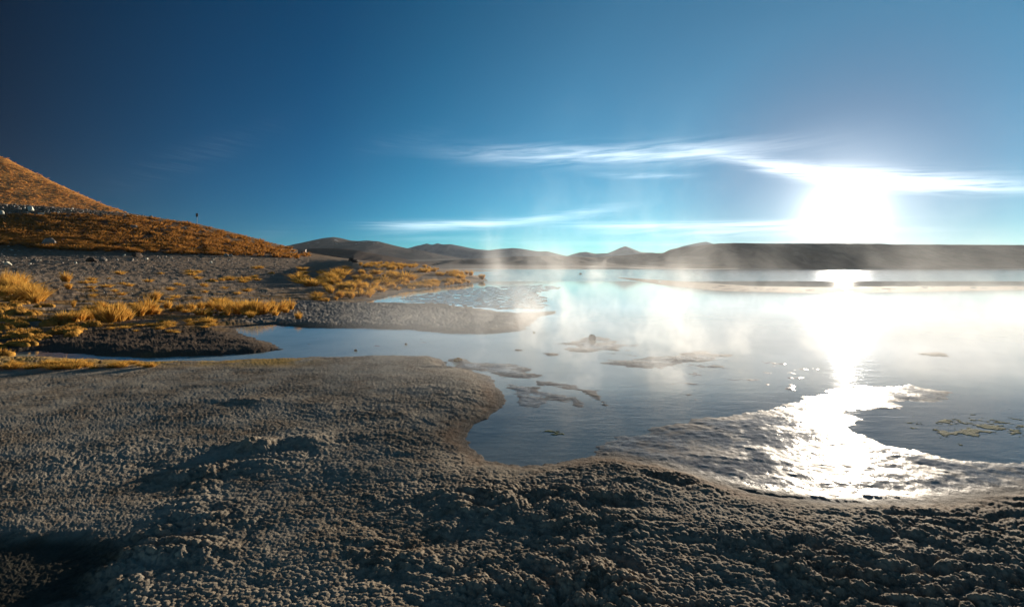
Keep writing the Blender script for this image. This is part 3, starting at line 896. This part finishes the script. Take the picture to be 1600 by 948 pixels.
# low grass scattered on the plateau and along the near bank
REG = [
    ([(120, 430), (250, 425), (450, 415), (560, 420), (470, 445), (250, 478), (150, 478)], 46, (3, 7), 'low scrubby grass tuft on the brown gravel flat', 'low tufts on the gravel flat', LOW),
    ([(340, 437), (400, 433), (405, 440), (345, 444)], 10, (4, 7), 'low golden grass patch halfway across the gravel flat', 'golden patch on the gravel flat', LOW),
    ([(0, 571), (60, 570), (160, 569), (240, 568), (240, 574), (100, 578), (0, 577)], 34, (5, 10), 'short golden grass tuft on the near lip of the dark channel', 'short tufts on the near channel lip', LOW),
    ([(240, 505), (330, 500), (340, 512), (250, 516)], 16, (4, 8), 'low yellow turf tuft on the bank left of the stream bend', 'turf tufts at the stream bend', LOW),
    ([(130, 505), (230, 505), (300, 520), (200, 525)], 18, (3, 6), 'flat yellow turf tuft below the left bank row', 'turf tufts under the bank row', LOW),
]
for poly, n, (h0, h1), lab, grp, meshes in REG:
    pts = scatter(poly, n, rnd)
    for (a, b), p in zip(pts, locate(pts)):
        if p is None: continue
        s = px_size(p, rnd.uniform(h0, h1)) / 0.8
        put('grass_tuft', rnd.choice(meshes), p, (s * 1.3, s * 1.3, s), label=zoned(lab, a, b, [q[0] for q in poly], [q[1] for q in poly]), cat='grass tuft', group=grp)
for (a, b, hp), lab in zip([(100, 572, 24), (18, 572, 22), (132, 572, 14)], ['tall thin dry grass stalks at the channel lip, rightmost but one', 'thin dry grass stalks at the channel lip near the left edge', 'shorter thin dry stalks right of the tall stalks at the channel lip']):
    p = locate([(a, b)])[0]
    s = px_size(p, hp)
    put('thin_grass', WISP[0], p, (s * 0.9, s * 0.9, s), label=lab, cat='grass stalks')
# cushion plants
pts = scatter([(-10, 478), (40, 474), (75, 474), (95, 488), (120, 505), (150, 512), (165, 522), (120, 528), (60, 540), (30, 548), (-10, 545)], 58, rnd)
for (a, b), p in zip(pts, locate(pts)):
    if p is None: continue
    s = px_size(p, rnd.uniform(15, 30)) / 1.9
    put('cushion_plant', rnd.choice(CUSH), p, (s, s, s * rnd.uniform(0.8, 1.2)), label=zoned('rounded golden brown cushion plant on the left bank', a, b, [0, 165], [474, 548]), cat='cushion plant', group='cushion plants on the left bank', sink=s * 0.1)
for (a, b, wpx), lab in [((4, 556, 40), 'big pale green cushion plant at the left edge by the dark channel'), ((100, 562, 0), None), ((425, 428, 12), 'dark olive cushion plant on the gravel flat below the scrub slope'),
                         ((716, 563, 14), 'dark green moss lump at the root of the thin spit'), ((332, 440, 18), 'dark brown low bush in the middle of the gravel flat'), ((145, 455, 14), 'dark bush with a long shadow on the gravel left of centre')]:
    if not lab: continue
    p = locate([(a, b)])[0]; s = px_size(p, wpx) / 1.9
    put('cushion_plant', CUSH[int(a) % 5], p, (s, s, s * 0.8), label=lab, cat='cushion plant', sink=s * 0.1)

# --- scrub on the slope: 300 individually, the rest as one mass
poly = [(-20, 338), (100, 336), (200, 337), (300, 350), (400, 374), (470, 393), (492, 400), (470, 404), (400, 401), (300, 398), (200, 395), (100, 391), (-20, 384)]
pts = scatter(poly, 1250, rnd)
pl = [q for q in locate(pts) if q]
pl.sort(key=lambda q: q[1])
def join_copies(name, meshes, places, mat, kind='stuff'):
    Vs, Fs, n0 = [], [], 0
    cache = []
    for m_ in meshes:
        v = np.empty(len(m_.vertices) * 3, np.float32); m_.vertices.foreach_get('co', v)
        k_ = len(m_.polygons[0].vertices); f = np.empty(len(m_.polygons) * k_, np.int32); m_.polygons.foreach_get('vertices', f)
        cache.append((v.reshape(-1, 3), f.reshape(-1, k_)))
    for i, (p, s, rz) in enumerate(places):
        v, f = cache[i % len(cache)]
        c, s_ = math.cos(rz), math.sin(rz)
        x = v * np.array(s)
        x = np.stack([x[:, 0] * c - x[:, 1] * s_, x[:, 0] * s_ + x[:, 1] * c, x[:, 2]], -1) + np.array(p)
        Vs.append(x); Fs.append(f + n0); n0 += len(v)
    me_ = new_mesh(name, np.concatenate(Vs), np.concatenate(Fs))
    return link(name, me_, mat, kind)
near, rest = pl[:300], pl[300:]
for p in near:
    s = rnd.uniform(0.7, 1.5)
    put('scrub_bush', rnd.choice(SCRUB), p, (s * 1.3, s * 1.3, s * rnd.uniform(0.7, 1.0)), label=zoned('rust orange scrub bush low on the dark slope', CX + F * p[0] / p[1], HY - (p[2] - H) / p[1] * F, [0, 330], [378, 399]), cat='bush', group='rust orange scrub on the slope')
SC_S = [tuft_mesh('far_scrub', 400 + i, blades=26, lean=0.9, wid=0.11, base=0.3, spread=0.6) for i in range(5)]
o = join_copies('scrub', SC_S, [(p, (s * 1.3, s * 1.3, s), rnd.uniform(0, 6.28)) for p in rest for s in [rnd.uniform(0.8, 1.8)]], rustf)
tag(o, 'rust orange scrub covering the upper slope up to the skyline', 'scrub')
# tussocks on the orange hillside
HXg, HYg, HZg = hillgrid
sel = [(i, j) for i in range(8, 60) for j in range(HXg.shape[1]) if -950 < HXg[i, j] / HYg[i, j] * F < -480]
places = []
for _ in range(9000):
    i, j = rnd.choice(sel)
    a, b = rnd.random(), rnd.random()
    x = HXg[i, j] * (1 - a) + HXg[i, min(j + 1, HXg.shape[1] - 1)] * a; y = HYg[i, j] * (1 - b) + HYg[i + 1, j] * b
    z = (HZg[i, j] * (1 - a) + HZg[i, min(j + 1, HXg.shape[1] - 1)] * a) * (1 - b) + HZg[i + 1, j] * b
    s = rnd.uniform(0.9, 1.9)
    places.append(((x, y, z - 0.1), (s * 1.3, s * 1.3, s), rnd.uniform(0, 6.28)))
H_S = [tuft_mesh('hill_tussock', 430 + i, blades=12, lean=0.9, wid=0.16, base=0.35, spread=0.6) for i in range(4)]
hillf = foliage_mat('hill_tussocks', (0.60, 0.30, 0.075), (0.60, 0.30, 0.075), (0.40, 0.20, 0.055))
o = join_copies('tussocks', H_S, places, hillf)
tag(o, 'orange tussock grass covering the tall hillside at the far left', 'grass')
for m_ in SC_S + H_S: bpy.data.meshes.remove(m_)

# --- rocks
ROCKS = []
for i in range(8):
    m_ = new_mesh('rock', rock_verts(500 + i, ICO1 if i else ICO2), (ICO1 if i else ICO2)[1], smooth=False); m_.materials.append(r_grey); ROCKS.append(m_)
BIG = []
for i in range(6):
    m_ = new_mesh('boulder', rock_verts(600 + i, ICO2, 12, 0.08), ICO2[1], smooth=False); BIG.append(m_)
NAMED = [   # px, base row, width px, height factor, material, name, label
    (78, 384, 21, 0.85, r_grey, 'boulder', 'large grey boulder with a long shadow at the foot of the scrub slope', 0.3),
    (48, 330, 9, 1.2, r_pale, 'boulder', 'cream white slanting slab standing in the scree on the left', 0.4),
    (2, 336, 9, 1.0, r_pale, 'boulder', 'cream white block in the scree at the left edge', 1.0),
    (64, 338, 8, 1.15, r_pale, 'boulder', 'upright pale boulder with a shaded left face in the scree', 2.0),
    (12, 414, 10, 0.8, r_pale, 'boulder', 'bright cream boulder on the gravel flat near the left edge', 3.0),
    (99, 378, 6, 1.1, r_pale, 'rock', 'small pale stone right of the large grey boulder', 0.5),
    (143, 409, 18, 0.6, r_dark, 'boulder', 'dark flat boulder at the left end of the stones edging the gravel', 0.0),
    (160, 408, 12, 0.8, r_grey, 'rock', 'grey stone touching the dark flat boulder on its right', 0.9),
    (213, 402, 16, 0.65, r_dark, 'boulder', 'dark boulder at the foot of the scrub slope left of the sign', 1.4),
    (203, 408, 10, 0.7, r_grey, 'rock', 'grey stone below the dark boulder at the slope foot', 1.9),
    (330, 411, 5, 1.0, r_pale, 'rock', 'small round white stone alone on the gravel below the sign', 0.2),
    (118, 412, 5, 0.9, r_pale, 'rock', 'small yellowish white stone left of the dark flat boulder', 0.8),
    (361, 402, 8, 0.9, r_grey, 'rock', 'greyer stone right of the small round white stone at the slope foot', 0.1),
    (353, 401, 8, 0.9, r_grey, 'rock', 'rounded stone between the white round stone and the greyer stone', 2.5),
    (209, 357, 12, 0.6, r_grey, 'rock', 'flat pale grey stone lying high among the scrub', 1.0),
    (549, 408, 10, 1.0, r_dark, 'boulder', 'dark brown upright boulder on the skyline where the flat meets the plain', 0.6),
    (556, 410, 14, 0.5, r_dark, 'rock', 'low dark slab leaning right of the skyline boulder', 0.3),
    (925, 532, 14, 0.95, r_dark, 'rock', 'dark brown rock standing on the rounded mud islet', 0.5),
    (556, 549, 5, 0.9, r_dark, 'rock', 'small dark stone with a pale cap standing in the stream', 0.0),
    (634, 539.5, 5, 0.8, r_dark, 'rock', 'dark pebble in the stream right of the capped stone', 0.8),
    (834, 523.5, 5, 0.6, r_dark, 'rock', 'tiny dark stone in the lake beyond the spit tip', 0.7),
    (907, 431.5, 5, 0.8, r_dark, 'rock', 'dark stone far out in the bright lake water', 0.4),
    (157, 568, 7, 1.0, r_dark, 'rock', 'small dark stub at the lip of the dark channel', 0.4),
]
locs = locate([(t[0], t[1]) for t in NAMED])
BIGM = {}
for k_, (t, p) in enumerate(zip(NAMED, locs)):
    if p is None: continue
    s = px_size(p, t[2]) / 1.7
    me_ = BIG[k_ % 6].copy(); me_.materials.append(t[4]); me_.name = t[5]
    zb = max(p[2], 0.0)
    o = put(t[5], me_, (p[0], p[1], zb), (s, s, s * t[3]), rz=t[7], label=t[6], cat='rock')
    o.location.z += s * t[3] * 0.35
SCREE = [(-20, 312), (60, 318), (100, 320), (200, 330), (310, 346), (312, 349), (200, 341), (120, 338), (0, 348), (-20, 348)]
FOOT = [(-20, 388), (100, 392), (200, 398), (300, 401), (440, 405), (440, 409), (300, 408), (200, 411), (100, 411), (-20, 415)]
pts = [(q, 0) for q in scatter(SCREE, 800, rnd)] + [(q, 1) for q in scatter(FOOT, 620, rnd)] + [(q, 2) for q in scatter(poly, 300, rnd)]
lc = locate([q[0] for q in pts])
items = [(p, k_[1], (rnd.uniform(0.9, 2.5) if rnd.random() < 0.88 else rnd.uniform(2.5, 4.5)) ) for p, k_ in zip(lc, pts) if p]
items.sort(key=lambda q: -q[2])
labs = ['small grey stone in the scree band below the orange hillside', 'small grey stone along the foot of the scrub slope', 'small stone lying among the scrub on the slope']
grps = ['scree stones below the hillside', 'stones along the slope foot', 'stones among the scrub']
P_ROCK = []
for m_ in ROCKS[:4]:
    c_ = m_.copy(); c_.materials.clear(); c_.materials.append(r_pale); P_ROCK.append(c_)
for p, k_, wpx in items[:270]:
    s = px_size(p, wpx) / 1.7
    pale = rnd.random() < 0.18
    o = put('rock', rnd.choice(P_ROCK if pale else ROCKS[1:]), p, (s, s, s * rnd.uniform(0.7, 1.2)), label=zoned(labs[k_].replace('grey', 'pale') if pale else labs[k_], CX + F * p[0] / p[1], HY - (p[2] - H) / p[1] * F, [0, 440 if k_ else 312], ([312, 349], [388, 415], [335, 400])[k_]), cat='rock', group=grps[k_])
    if pale and k_ == 2: o['label'] = o['label'].replace('small stone', 'small pale stone')
pebs = [q for q in locate(scatter([(-20, 415), (200, 410), (450, 408), (560, 412), (500, 440), (430, 470), (250, 480), (150, 480), (60, 440), (-20, 430)], 2600, rnd)) if q]
pebs += [q for q in locate(scatter([(440, 490), (480, 480), (620, 474), (760, 484), (800, 515), (560, 512), (420, 506)], 500, rnd)) if q]
low = [new_mesh('s', rock_verts(700 + i, ico(1), 5, 0.05), ico(1)[1], smooth=False) for i in range(5)]
o = join_copies('scree', low, [(p, (px_size(p, wpx) / 1.7,) * 3, rnd.uniform(0, 6)) for p, k_, wpx in items[270:]], r_grey)
tag(o, 'fine grey scree stones scattered between the larger rocks on the slope', 'scree')
o = join_copies('pebbles', low, [(p, (px_size(p, rnd.uniform(0.8, 2.2)) / 1.7,) * 3, rnd.uniform(0, 6)) for p in pebs], r_grey)
tag(o, 'small pebbles strewn over the brown gravel flat and the middle spit', 'pebbles')
for m_ in low: bpy.data.meshes.remove(m_)

# --- sign on the ridge, with a post
def box(bm_v, bm_f, cx_, cy_, cz_, sx_, sy_, sz_):
    n0 = len(bm_v)
    for dz_ in (-1, 1):
        for a, b in ((-1, -1), (1, -1), (1, 1), (-1, 1)): bm_v.append((cx_ + a * sx_ / 2, cy_ + b * sy_ / 2, cz_ + dz_ * sz_ / 2))
    for q in ((0, 3, 2, 1), (4, 5, 6, 7), (0, 1, 5, 4), (1, 2, 6, 5), (2, 3, 7, 6), (3, 0, 4, 7)): bm_f.append(tuple(n0 + i for i in q))
def cyl(V, Fc, x, y, z0, z1, r0, r1, n=12, axis='z'):
    n0 = len(V)
    for z, r in ((z0, r0), (z1, r1)):
        for i in range(n):
            a = 2 * math.pi * i / n
            V.append((x + r * math.cos(a), y + r * math.sin(a), z) if axis == 'z' else (x + r * math.cos(a), z, y + r * math.sin(a)))
    for i in range(n): Fc.append((n0 + i, n0 + (i + 1) % n, n0 + n + (i + 1) % n, n0 + n + i))
def pm(name, V, Fc, mat_, parent, bevel=0.0):
    me_ = bpy.data.meshes.new(name); me_.from_pydata(V, [], Fc); me_.update(); me_.materials.append(mat_)
    o_ = bpy.data.objects.new(name, me_); COL.objects.link(o_); o_.parent = parent
    if bevel:
        b = o_.modifiers.new('bevel', 'BEVEL'); b.width = bevel; b.segments = 2
    return o_
mat_sign, g, out = material('weathered_sign_metal')
principled(g, out, g.mix(g.noise(g.geo(), 3.0, 4), (0.09, 0.065, 0.05), (0.14, 0.10, 0.08)), 0.7)
mat_post, g, out = material('grey_post')
principled(g, out, g.mix(g.noise(g.geo(), 5.0, 4), (0.26, 0.24, 0.22), (0.34, 0.31, 0.28)), 0.7)
sp = locate([(308, 349)])[0]
root = bpy.data.objects.new('road_sign', None); COL.objects.link(root); root.location = sp; root.scale = (px_size(sp, 17) / 2.93,) * 3
tag(root, 'small brown sign on a thin grey post standing on the ridge', 'sign')
V, Fc = [], []; cyl(V, Fc, 0, 0, -0.3, 2.8, 0.06, 0.06, 8); Fc.append(tuple(range(8, 16))); pm('post', V, Fc, mat_post, root)
V, Fc = [], []; box(V, Fc, 0, -0.08, 2.45, 0.62, 0.05, 0.95); pm('sign_panel', V, Fc, mat_sign, root, 0.02)
V, Fc = [], []; box(V, Fc, 0, -0.045, 2.25, 0.16, 0.02, 0.06); box(V, Fc, 0, -0.045, 2.65, 0.16, 0.02, 0.06); pm('bracket', V, Fc, mat_post, root)
# little stone shelter on the saddle
hp = locate([(472, 397)])[0]
root = bpy.data.objects.new('stone_hut', None); COL.objects.link(root); root.location = (hp[0], hp[1], hp[2] - 0.1); root.rotation_euler = (0, 0, 0.25)
k_ = hp[1] / F
tag(root, 'tiny pale flat roofed hut on the saddle where the scrub slope ends', 'hut')
mat_hut, g, out = material('hut_stone'); pos = g.geo()
principled(g, out, g.mix(g.ss(g.noise(pos, 2.0, 5, 0.7), 0.4, 0.6), (0.30, 0.25, 0.21), (0.42, 0.36, 0.31)), 0.9, g.bump(g.voro(pos, 3.0), 0.08, 0.8))
W_, D_, HH = 11 * k_, 7 * k_, 7 * k_
V, Fc = [], []; box(V, Fc, -W_ * 0.31, -D_ / 2, HH / 2, W_ * 0.38, 0.2, HH); box(V, Fc, W_ * 0.31, -D_ / 2, HH / 2, W_ * 0.38, 0.2, HH); box(V, Fc, 0, -D_ / 2, HH * 0.86, W_ * 0.24, 0.2, HH * 0.28)
box(V, Fc, 0, D_ / 2, HH / 2, W_, 0.2, HH); box(V, Fc, -W_ / 2 + 0.1, 0, HH / 2, 0.2, D_ - 0.2, HH); box(V, Fc, W_ / 2 - 0.1, 0, HH / 2, 0.2, D_ - 0.2, HH)
pm('wall', V, Fc, mat_hut, root)
V, Fc = [], []; box(V, Fc, 0, 0, HH + 0.07, W_ + 0.25, D_ + 0.35, 0.14); pm('roof', V, Fc, mat_post, root)
V, Fc = [], []; box(V, Fc, 0, -D_ / 2 + 0.02, HH * 0.36, W_ * 0.235, 0.06, HH * 0.71); pm('door', V, Fc, mat_sign, root)

# --- algae mats
mat_alg, g, out = material('yellow_algae')
pos = g.geo()
principled(g, out, g.mix(g.ss(g.noise(pos, 9.0, 5, 0.7), 0.4, 0.6), (0.11, 0.115, 0.035), (0.25, 0.245, 0.08)), 0.85, g.bump(g.noise(pos, 40.0, 4, 0.7), 0.01, 1.0), 0.4)
def algae(px, py, wpx, dpx, n, seed, label):
    """a thin felt of weed that breaks the surface in ragged patches"""
    nx, ny = n, max(20, n // 3)
    a_, b_ = np.meshgrid(np.linspace(-1, 1, nx), np.linspace(-1, 1, ny))
    d_ = H * F / (py + b_ * dpx - HY); x_ = (px + a_ * wpx - CX) / F * d_
    q = np.exp(-(a_ ** 2 + b_ ** 2) * 1.6)
    z_ = 0.05 * (q - 0.90 + 1.6 * fbm(x_ * 3.2, d_ * 4.5, 5, seed, 0.75)) * (q > 0.1)
    z_ = np.clip(z_, -0.02, 0.004) + np.where(z_ > 0, 0.004 * fbm(x_ * 22, d_ * 22, 3, seed + 3), 0)
    i_ = np.arange(x_.size).reshape(x_.shape)
    f_ = np.stack([i_[:-1, :-1], i_[1:, :-1], i_[1:, 1:], i_[:-1, 1:]], -1).reshape(-1, 4)
    z_ = np.where(q > 0.1, z_, -0.02)
    keep = z_.ravel()[f_].max(1) > -0.002
    o_ = link('algae_mat', new_mesh('algae_mat', np.stack([x_.ravel(), d_.ravel(), z_.ravel()], -1), f_[keep]), mat_alg, 'stuff')
    tag(o_, label, 'algae')
algae(868, 676, 46, 9, 150, 1, 'yellow green algae mat floating in the dark near pool')
algae(1520, 668, 150, 30, 320, 5, 'broad yellow algae mat in the steaming pool at right')

# ------------------------------------------------------------------ steam over the hot water
def steam_volume(name, lo, hi, dens, aniso, fn, step=1.0, label='drifting steam'):
    V, Fc = [], []
    c = [(lo[i] + hi[i]) / 2 for i in range(3)]; s = [hi[i] - lo[i] for i in range(3)]
    box(V, Fc, *c, *s)
    me_ = bpy.data.meshes.new(name); me_.from_pydata(V, [], Fc); me_.update()
    m, g, out = material(name)
    pv = g.n.new('ShaderNodeVolumePrincipled')
    pv.inputs['Color'].default_value = (1, 1, 1, 1)
    pv.inputs['Anisotropy'].default_value = aniso
    g.l.new(g.mul(fn(g), dens), pv.inputs['Density'])
    g.l.new(pv.outputs[0], out.inputs['Volume'])
    me_.materials.append(m)
    o_ = bpy.data.objects.new(name, me_); COL.objects.link(o_)
    o_['kind'] = 'stuff'
    tag(o_, label, 'steam')
    m.cycles.volume_step_rate = step
    return o_
def lake_fn(g):
    pos = g.geo(); x, y, z = g.sep(pos)
    wv = g.v('MULTIPLY', g.v('ADD', pos, g.v('SCALE', g.noise(pos, 0.55, 3, 0.6, color=True), scale=1.6)), (1.15, 0.55, 0.75))
    n = g.noise(wv, 1.0, 6, 0.66)
    big = g.noise(g.v('MULTIPLY', pos, (0.13, 0.09, 0.02)), 1.0, 2, 0.5)
    puff = g.ss(g.add(n, g.mul(g.sub(big, 0.5), 0.8)), 0.53, 0.66)
    ht = g.lin(big, 0.3, 0.7, 0.25, 1.5)
    fall = g.m('EXPONENT', g.mul(g.m('DIVIDE', z, ht), -1.0))
    mist = g.mul(g.m('EXPONENT', g.mul(z, -2.2)), g.mul(0.42, g.mul(g.ss(y, 5.6, 9.0), g.ss(g.sub(x, g.mul(y, -0.28)), -2.0, 2.0))))
    edge = g.mul(g.mul(g.ss(y, 5.6, 9.5, 0.0, 1.0), g.ss(y, 36.0, 13.0)), g.ss(g.sub(x, g.mul(y, 0.02)), -3.0, 2.0))
    edge = g.mul(edge, g.mul(g.lin(y, 8.0, 30.0, 2.1, 0.42), g.lin(g.m('DIVIDE', x, y), 0.25, 0.9, 1.0, 0.45)))
    return g.add(g.mul(g.mul(puff, fall), edge), g.mul(mist, g.ss(y, 24.0, 11.0, 0.05, 1.0)))
def far_fn(g):
    pos = g.geo(); x, y, z = g.sep(pos)
    wv = g.v('MULTIPLY', g.v('ADD', pos, g.v('SCALE', g.noise(pos, 0.12, 2, 0.5, color=True), scale=6.0)), (0.16, 0.08, 0.10))
    n = g.noise(wv, 1.0, 5, 0.62)
    puff = g.ss(n, 0.50, 0.70)
    fall = g.m('EXPONENT', g.mul(z, -1 / 2.6))
    low_ = g.mul(g.mul(puff, fall), g.mul(g.ss(y, 56.0, 75.0), g.mul(g.ss(x, -20.0, 10.0), g.ss(x, 50.0, 22.0))))
    px_ = g.add(g.add(-7.0, g.mul(z, -0.05)), g.mul(g.noise(g.v('MULTIPLY', pos, (0.05, 0.05, 0.22)), 1.0, 3, 0.6), 5.0))
    col_ = g.mul(g.mul(g.gauss(g.sub(x, px_), 2.6), g.gauss(g.sub(y, 118.0), 4.0)), g.mul(g.ss(n, 0.35, 0.65), g.ss(z, 18.0, 4.0)))
    return g.add(low_, g.mul(col_, 1.5))
steam_volume('steam', (-12, 5.5, 0.03), (56, 45, 5.0), 0.25, 0.26, lake_fn, 1.0, 'white steam drifting low over the near lake and glowing toward the sun')
steam_volume('steam', (-22, 62, 0.03), (80, 140, 17.0), 0.024, 0.3, far_fn, 1.0, 'thin tall steam rising from the far end of the lake before the mesa')

# ------------------------------------------------------------------ haze
V, Fc = [], []
box(V, Fc, 0, 2700, 99, 13000, 6600, 202)
me_ = bpy.data.meshes.new('haze'); me_.from_pydata(V, [], Fc); me_.update()
m, g, out = material('haze')
pv = g.n.new('ShaderNodeVolumePrincipled'); pv.inputs['Color'].default_value = (0.70, 0.85, 1.0, 1)
pv.inputs['Density'].default_value = 2.8e-5; pv.inputs['Anisotropy'].default_value = 0.35
g.l.new(pv.outputs[0], out.inputs['Volume']); me_.materials.append(m)
o = bpy.data.objects.new('haze', me_); COL.objects.link(o); o['kind'] = 'stuff'
